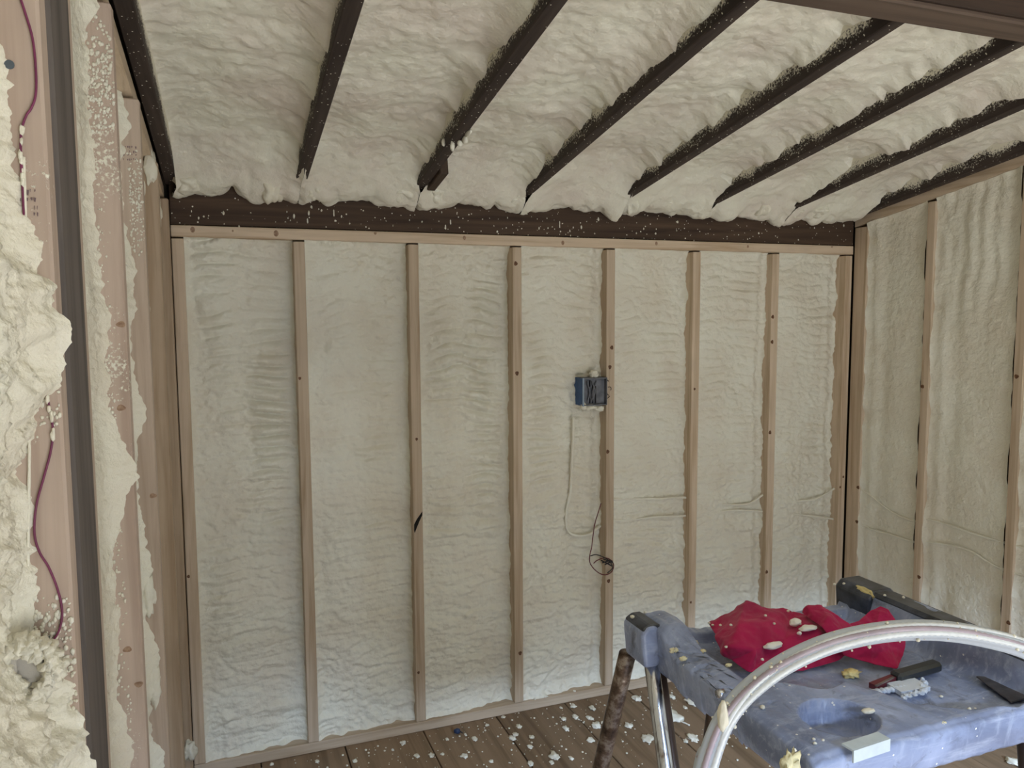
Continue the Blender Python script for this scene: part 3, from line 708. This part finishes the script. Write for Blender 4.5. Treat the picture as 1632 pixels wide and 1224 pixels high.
MB().prism([tuple(x[:2]) for x in q0][::-1], 2, 1.0535, 1.0555).build('blade', plain('worn_blade', (.22, .20, .19), .35, .7, .5, .5, 30), pk)
flatbar(MB(), tp(1640, 1094, 1.056), tp(1672, 1085, 1.056), .020, 1.052, 1.064).build('handle', M_BLACKPL, pk)

# ---------------------------------------------------------------- spray hose arching over the tray
M_HOSE, nt, p = mat('clear_hose_sleeve', .36, .4)
p.inputs['Base Color'].default_value = (.48, .53, .61, 1)
v = coords(nt); bump(nt, p, noise(nt, v, 60, 3), .25, .002)
M_PURPLE = plain('purple_line', (.46, .39, .46), .35)
M_CLEARRIB = plain('pale_braid', (.74, .78, .82), .3, 0, .5, .12, 90)
hp = [(1108, 1300, .84), (1124, 1230, .84), (1146, 1165, .845), (1175, 1120, .85), (1215, 1083, .85), (1262, 1053, .855), (1320, 1028, .86), (1385, 1012, .865), (1450, 1005, .87), (1515, 1007, .88), (1580, 1018, .89), (1640, 1036, .90), (1720, 1075, .91)]
path = [deep(*q) for q in hp]
path = [np.array((.86, -2.95, .022)), np.array((.66, -2.75, .024)), np.array((.46, -2.52, .03)), np.array((.37, -2.36, .13)), np.array((.36, -2.28, .5))]+path
e = path[-1]
path += [np.array((1.42, -2.10, 1.05)), np.array((1.52, -2.02, .7)), np.array((1.58, -2.0, .3)), np.array((1.66, -2.05, .04)), np.array((1.85, -2.3, .022)), np.array((1.9, -2.8, .022)), np.array((1.7, -3.3, .022))]
hs = spline(path, 14)
hose = empty('spray_hose', (hs[0][0], hs[0][1], 0))
setp(hose, 'pale sleeved spray hose bundle arching over the ladder tray', 'hose')
def lobes(th, i):
    return 1+.11*math.cos(3*th+.02*i)+.04*math.cos(7*th)
MB().tube(hs, .0112, 30, 0, lobes).build('sleeve', M_HOSE, hose, True)
def offset_path(pts, w_, r):
    P = [Vector(q) for q in pts]; out = []
    for i, q in enumerate(P):
        t = (P[min(i+1, len(P)-1)]-P[max(i-1, 0)]).normalized(); a = (Vector(w_)-t*Vector(w_).dot(t))
        a = a.normalized() if a.length > .05 else Vector((0, 0, 1)); out.append(q+a*r)
    return out
for ph, r, m, lab, rr in (((-.62, -.55, .45), .0098, M_PURPLE, 'purplish inner line', .0032), ((.05, -.95, .1), .0098, M_CLEARRIB, 'pale braided inner line', .0034), ((.35, -.55, .75), .0094, M_CLEARRIB, 'pale braided inner line', .0030)):
    o = MB().tube(offset_path(hs, ph, r), [rr*(1+(.10 if k % 2 else -.06)) for k in range(len(hs))], 10).build('inner_line', m, hose, True); o['label'] = lab
rr_ = random.Random(4)
for k in range(80):
    i_ = rr_.randrange(90, len(hs)-90); ph = (rr_.uniform(-1, 1), rr_.uniform(-1, .3), rr_.uniform(-.4, 1)); q = offset_path(hs, ph, .0118)[i_]
    r = rr_.choice([.0008, .001, .0013, .0017, .0024]); lump(q, (r, r, r), k, M_SCRAP, hose, 'foam_fleck', None, .3, 2, 1)
q = deep(1152, 1142, .835); lump(q, (.006, .006, .016), 7, M_SCRAP, hose, 'foam_splat', 'white foam lump on the hose', .3)

# ---------------------------------------------------------------- electrical boxes and wiring
M_BOX = plain('grey_oversprayed_box', (.20, .205, .225), .6, 0, .3, .5, 35, (.12, .125, .14))
M_BLUE = plain('blue_box_plastic', (.03, .10, .27), .45, 0, .4, .3)
eb = empty('electrical_box', (1.54, .03, 1.29))
setp(eb, 'blue and grey double electrical box nailed to the middle stud', 'electrical box')
x0, x1, z0, z1, yf, yb_ = 1.492, 1.604, 1.236, 1.348, -.016, .075
MB().box((x0, yf, z0), (x0+.004, yb_, z1), .001).build('side_panel', M_BLUE, eb)['label'] = 'blue outer side'
mb = MB().box((x0+.0045, yf+.001, z0), (x1, yb_, z0+.004), .001).box((x0+.0045, yf+.001, z1-.004), (x1, yb_, z1), .001).box((x1-.004, yf+.001, z0), (x1, yb_, z1), .001).box((x0+.0045, yb_-.06, z0), (x1, yb_-.056, z1), .0005)
mb.build('box_body', M_BOX, eb)
MB().box((x0-.001, yf-.003, z0-.001), (x0+.006, yf, z1+.001), .001).build('rim', plain('pale_blue_rim', (.32, .40, .48), .4), eb)
MB().box((x0+.006, .004, z0+.004), (x1-.004, .012, z1-.004), .001).build('cover_plate', M_BOX, eb)
for k, xx in enumerate((x0+.040, x0+.052, x0+.066)):
    MB().box((xx-.0013, -.004, z0+.008), (xx+.0013, .0039, z1-.010-.012*k), .0004).build('divider', plain('box_slit', (.03, .03, .035), .7), eb)
mb = MB()
for k, (a, b, c_) in enumerate(((.045, .060, .048), (.058, .050, .070), (.030, .036, .026))):
    mb.tube(spline([(x0+a, .002, z0+.012), (x0+b, -.007, (z0+z1)/2), (x0+c_, .001, z1-.014)], 6), .0032, 7)
mb.build('wire', M_BOX, eb, True)
for i_, (c_, r_) in enumerate((((1.556, .012, z1+.013), (.017, .02, .018)), ((x0+.012, .0, z0-.004), (.013, .012, .016)), ((1.535, .004, z0-.008), (.034, .018, .012)), ((1.575, .0, z0-.014), (.020, .016, .013)))):
    lump(c_, r_, 200+i_, M_FOAM_SMOOTH, eb, 'foam_lump', None, .45)
for pts in (((970, 608), (968, 606), (967, 615), (967, 622), (968, 628), (970, 630)), ((969, 617), (973, 617), (974, 620), (973, 622)), ((966, 636), (969, 634), (972, 631))):
    MB().tube(spline([on(a, b, 1, -.002) for a, b in pts], 5), .0014, 6).build('nail_wire', M_DARK, eb, True)

def coated(name, pix_pts, axis, val, r, label, group, m=M_FOAM, cat='cable'):
    pts = spline([on(a, b, axis, val if not hasattr(val, '__len__') else val[i]) for i, (a, b) in enumerate(pix_pts)], 14)
    n = len(pts); rad = [r*(1+.22*mnoise.noise(Vector(pts[k])*40)) for k in range(n)]
    return setp(MB().tube(pts, rad, 10).build(name, m, None, True), label, cat, group)
g_ = 'foam covered cables'
coated('cable', [(914, 664), (913, 700), (911, 742), (909, 780), (903, 812), (902, 836), (908, 849), (922, 854), (940, 851), (957, 838)], 1, (.030, .031, .032, .033, .033, .033, .032, .030, .03, .045), .0062, 'foam-coated cable hanging in a hook shape below the double electrical box', g_, M_FOAM_SMOOTH)
coated('cable', [(977, 796), (1010, 795), (1050, 795), (1092, 793), (1112, 801), (1150, 804), (1192, 803), (1218, 788), (1236, 790), (1262, 798), (1300, 795), (1334, 776)], 1, .031, .0048, 'upper foam-coated cable running across the right bays of the back wall', g_, M_FOAM_SMOOTH)
coated('cable', [(977, 829), (1000, 829), (1045, 824), (1092, 822), (1130, 818), (1170, 813), (1215, 815), (1240, 816), (1290, 822), (1334, 828)], 1, .031, .0044, 'lower foam-coated cable running across the right bays of the back wall', g_, M_FOAM_SMOOTH)
coated('cable', [(1369, 777), (1390, 792), (1420, 815), (1455, 830), (1480, 828), (1510, 836), (1560, 853), (1606, 866), (1660, 880)], 0, XR+.013, .0044, 'upper foam-coated cable crossing the right wall', g_, M_FOAM_SMOOTH)
coated('cable', [(1369, 830), (1390, 844), (1420, 852), (1458, 864), (1482, 864), (1520, 870), (1550, 880), (1575, 896), (1606, 910), (1660, 924)], 0, XR+.013, .0044, 'lower foam-coated cable crossing the right wall', g_, M_FOAM_SMOOTH)

M_REDWIRE = plain('dark_red_wire', (.16, .03, .035), .45)
M_BLKWIRE = plain('black_wire', (.03, .028, .032), .5)
lw = empty('wire_loop', tuple(on(958, 900, 1, -.01)))
setp(lw, 'thin dark red wire ending in a loop on the middle stud below the electrical box', 'wire')
def bw(pts, y=-.008): return [on(a, b, 1, y) for a, b in pts]
MB().tube(spline(bw([(958, 802), (953, 818), (948, 835), (945, 855), (943, 872), (940, 885), (940, 896), (946, 906), (956, 914), (966, 916), (975, 911), (978, 901), (974, 893), (964, 889), (952, 893), (946, 898)]), 8), .0021, 7).build('red_strand', M_REDWIRE, lw, True)
MB().tube(spline(bw([(941, 886), (950, 884), (962, 888), (972, 895), (976, 905), (968, 913)], -.011), 8), .0019, 7).build('black_strand', M_BLKWIRE, lw, True)
mb = MB()
for k, (a, b) in enumerate((((958, 893), (975, 902)), ((962, 891), (977, 897)), ((960, 897), (973, 893)), ((964, 900), (976, 894)))):
    mb.tube(bw((a, b), -.014-.002*k), .0026, 7)
mb.build('connector', M_BLKWIRE, lw, True)

# left wall: foam-buried box, pink wire and white cable on the side of the near stud
M_PINK = plain('pink_wire', (.20, .035, .10), .45, 0, .4, .3)
YS = -1.7868
pwv = [(30, -10), (40, 20), (52, 62), (57, 110), (57, 150), (50, 172), (42, 184), (35, 205), (33, 235), (36, 300), (42, 400), (52, 470), (58, 560), (72, 620), (84, 680), (81, 718), (70, 760), (58, 805), (55, 850), (63, 880), (78, 905), (92, 940), (99, 975), (94, 1005), (80, 1026), (62, 1045)]
pts = spline([on(a, b, 1, YS-.0025) for a, b in pwv], 8)
pw = MB().tube(pts, .0014, 8).build('pink_wire', M_PINK, None, True)
setp(pw, 'thin pink wire snaking down the side of the near left stud', 'wire')
for k in range(44):
    i_ = rr_.randrange(56, 118); q = pts[i_]; r = rr_.uniform(.0013, .003)
    lump((q[0]+rr_.uniform(-.001, .001), q[1]-.0006, q[2]), (r, r*.8, r*2.4), k+300, M_FOAM, pw, 'foam_fleck', None, .4, 2, 1)
coated('cable', [(38, 250), (40, 330), (44, 450), (46, 560), (47, 680), (46, 800), (45, 900), (47, 980), (50, 1050)], 1, YS-.0012, .0018, 'foam-splashed pale cable running straight down the near left stud', g_, M_FOAM_SMOOTH)
q = on(32, 1076, 1, YS-.04)
lb_ = empty('electrical_box', tuple(q))
setp(lb_, 'electrical box buried in rough foam low on the near left wall', 'electrical box')
cx, cz = on(32, 1076, 1, YS-.060)[0], on(32, 1076, 1, YS-.060)[2]
mb = MB(); w2, h2, y0_, y1_ = .026, .025, YS-.060, YS-.010
mb = MB().box((cx-w2, y0_, cz-h2), (cx+w2, y0_+.003, cz-h2+.006), .001).box((cx-w2, y0_, cz+h2-.006), (cx+w2, y0_+.003, cz+h2), .002)
mb.box((cx-w2, y0_, cz-h2+.01), (cx-w2+.005, y0_+.003, cz+h2-.005), .001).box((cx+w2-.005, y0_, cz-h2+.005), (cx+w2, y0_+.003, cz+h2-.005), .001).box((cx-.009, y0_, cz-h2+.005), (cx-.003, y0_+.003, cz+h2-.005), .001)
mb.box((cx-w2, y0_+.006, cz-h2), (cx+w2, y1_, cz+h2), .002).box((cx-w2, y0_, cz-h2), (cx-w2+.004, y1_, cz+h2), .001).box((cx+w2-.004, y0_, cz-h2), (cx+w2, y1_, cz+h2), .001)
mb.build('box_body', foam_mat('dusty_box', .4, .003, 1, .6, (.62, .59, .53), (.42, .39, .35)), lb_)
for i_ in range(20):
    th = -2.9+i_*.32
    lump((cx+math.cos(th)*(w2+.004+.003*(i_ % 2)), y0_+.012, cz+math.sin(th)*(h2+.005)), (.012, .020, .012), 400+i_, M_FOAM_ROUGH, lb_, 'foam_lump', None, .7)
# faded grade stamps on the lumber: broken dark strokes
M_STAMP = plain('stamp_ink', (.20, .14, .15), .8)
def stamp(parent, cx_, cy_, wd, hg, val, seed):
    r = random.Random(seed); mb = MB()
    for row in range(4):
        for cl in range(7):
            if r.random() < .38: continue
            a = cx_-wd/2+wd*(cl+r.uniform(.05, .3))/7; b = cy_-hg/2+hg*(row+r.uniform(.05, .25))/4; e_ = wd/7*r.uniform(.15, .7); f_ = hg/4*r.uniform(.2, .75)
            q_ = [onL(s_, t_, val) for s_, t_ in ((a, b), (a+e_, b+f_*.1), (a+e_*r.uniform(.5, 1), b+f_), (a+e_*.1, b+f_*.9))]
            mb.add(q_, [(0, 1, 2, 3)])
    mb.build('grade_stamp', M_STAMP, parent)
stamp(wl, 50, 325, 40, 50, YS-.0006, 2)
stamp(wl, 207, 245, 22, 26, -.7758, 3)

# ---------------------------------------------------------------- foam litter on the floor
scr = [(1325, 252, 8), (1430, 290, 8), (1500, 297, 6), (1395, 338, 8), (1438, 330, 8), (1487, 333, 8), (1403, 373, 9), (1517, 362, 8), (1228, 365, 7), (1205, 410, 9), (1277, 405, 8), (1490, 417, 9), (1360, 478, 15), (1422, 483, 7), (1065, 412, 8), (1025, 475, 9), (962, 412, 5), (945, 468, 5), (903, 472, 7), (850, 474, 7), (797, 427, 9), (620, 493, 7), (478, 495, 6), (1125, 495, 6), (1270, 440, 7), (1272, 505, 10), (1170, 330, 5), (1110, 360, 5), (1030, 395, 5), (1215, 395, 8), (1350, 500, 8), (1540, 350, 5), (310, 505, 6), (660, 452, 4), (730, 455, 3), (760, 452, 4), (1310, 290, 4), (1385, 296, 5), (1460, 260, 4)]
scr = [(300+a/2.331, 1000+b/2.331, r/2.331) for a, b, r in scr]
scr += [(940+a/4.31, 940+b/4.31, r/4.31) for a, b, r in ((565, 733, 18), (705, 770, 28), (655, 803, 10), (575, 875, 42), (390, 1020, 24), (705, 1015, 26), (265, 930, 22), (320, 745, 22), (45, 930, 26), (15, 810, 18), (8, 880, 14), (8, 1030, 20), (660, 1035, 12), (545, 800, 10), (540, 965, 10), (410, 1010, 18))]
scr += [(1614, 1214, 6), (1626, 1216, 6)]
rr_ = random.Random(11)
special = {12: 'largest thick cream foam scrap on the floor in front of the rusty ladder leg', 42: 'round cream foam scrap with a thin tail on the floor beside the chrome ladder leg'}
made = []
for i_, (a, b, r) in enumerate(scr):
    q = on(a, b, 2, .004); s_ = r/FPX*np.linalg.norm(q-CAM)
    onplate = q[1] > -.012
    if onplate:
        q = on(a, b, 2, .042); q[1] = max(q[1], .008)
    zb = .038 if onplate else 0.0
    th = s_*.45
    mb = MB(); mb.blob((q[0], q[1], zb+th*.55), (s_*rr_.uniform(.9, 1.25), s_*rr_.uniform(1.2, 1.9), th), i_+500, 3, .75, 1.7, 0, zb+.0002)
    if i_ == 42:
        e_ = [on(x, y, 2, .004) for x, y in ((1078, 1146), (1086, 1150), (1093, 1153), (1099, 1156))]
        mb.tube(spline(e_, 4), .003, 6)
    o = mb.build('foam_scrap', M_SCRAP, None, True)
    made.append((o, q[0], -q[1], onplate, i_))
ORD = 'nearest,second nearest,third nearest,fourth nearest,fifth nearest,sixth nearest,seventh nearest,eighth nearest,ninth nearest,tenth nearest,eleventh nearest,twelfth nearest,thirteenth nearest,fourteenth nearest,fifteenth nearest,sixteenth nearest,seventeenth nearest,eighteenth nearest,nineteenth nearest,twentieth nearest'.split(',')
BAY = 'first second third fourth fifth sixth last'.split()
bays = {}
for t in made: bays.setdefault((min(6, max(0, int(t[1]/ST))), t[3]), []).append(t)
for (b_, pl), L_ in bays.items():
    L_.sort(key=lambda t: (t[1] if pl else t[2]))
    for n_, t in enumerate(L_):
        if t[4] in special: lab = special[t[4]]
        elif pl: lab = 'cream foam scrap on the bottom plate of the %s bay from left%s' % (BAY[b_], ('', ', rightmost there', ', third there')[n_])
        else: lab = 'cream foam scrap on the floor below the %s bay from left, %s the wall' % (BAY[b_], ORD[min(n_, 19)])
        setp(t[0], lab, 'foam scrap', 'foam scraps on the bottom plate' if pl else 'foam scraps on the floor')
mb = MB()
for k in range(850):
    x = rr_.uniform(.15, 2.7); y = -abs(rr_.gauss(0, .42))-.005
    if y < -1.9: continue
    r = rr_.choice([.001, .0012, .0014, .0018, .002, .0025, .0038])
    bm = bmesh.new(); bmesh.ops.create_icosphere(bm, subdivisions=1, radius=1)
    mb.add([(x+v.co.x*r*1.2, y+v.co.y*r*1.5, r*.4+v.co.z*r*.7) for v in bm.verts], [[v.index for v in f.verts] for f in bm.faces]); bm.free()
setp(mb.build('foam_crumbs', M_SCRAP, None, True), 'tiny cream foam crumbs sprinkled over the plank floor', 'foam crumbs', None, 'stuff')
q = on(728, 1167, 2, .006)
bc = empty('wire_connector', (q[0], q[1], 0)); setp(bc, 'small dark blue plastic wire connector on the floor near the back wall', 'wire connector')
MB().tube([(q[0]-.011, q[1], .012), (q[0], q[1]-.004, .013), (q[0]+.010, q[1]-.006, .012)], [.007, .011, .009], 12).build('cap', plain('dark_blue_plastic', (.02, .04, .10), .4), bc, True)
MB().tube([(q[0]+.010, q[1]-.006, .012), (q[0]+.02, q[1]-.012, .004)], .0025, 8).build('tail', M_BLKWIRE, bc, True)

# foam specks and drips stuck on the rim board and top plate
mb = MB(); rr_ = random.Random(21)
for k in range(70):
    a = rr_.uniform(280, 1355); b = 362+(a-272)*.03-rr_.uniform(3, 42)
    q = on(a, b, 1, .0025); r = rr_.choice([.0015, .002, .002, .003, .004])
    mb.blob(q, (r, r*.7, r*rr_.uniform(1, 2.2)), k, 1, .3)
for a, b, l in ((532, 336, .02), (490, 350, .012), (892, 354, .024), (718, 352, .012), (710, 360, .012)):
    q = on(a, b, 1, .002)
    for t in range(4): mb.blob((q[0], q[1], q[2]-l*t/4), (.0028, .002, .005), t, 1, .3)
o = mb.build('foam_speck', M_SCRAP, wb, True); o['kind'] = 'stuff'

# the left wall and everything nailed or stuck to it follow its out-of-square line
for o in [wl]+list(wl.children):
    n_ = len(o.data.vertices); co = np.empty(n_*3); o.data.vertices.foreach_get('co', co); co = co.reshape(-1, 3)
    co[:, 0] += KL*co[:, 1]; o.data.vertices.foreach_set('co', co.ravel()); o.data.update()
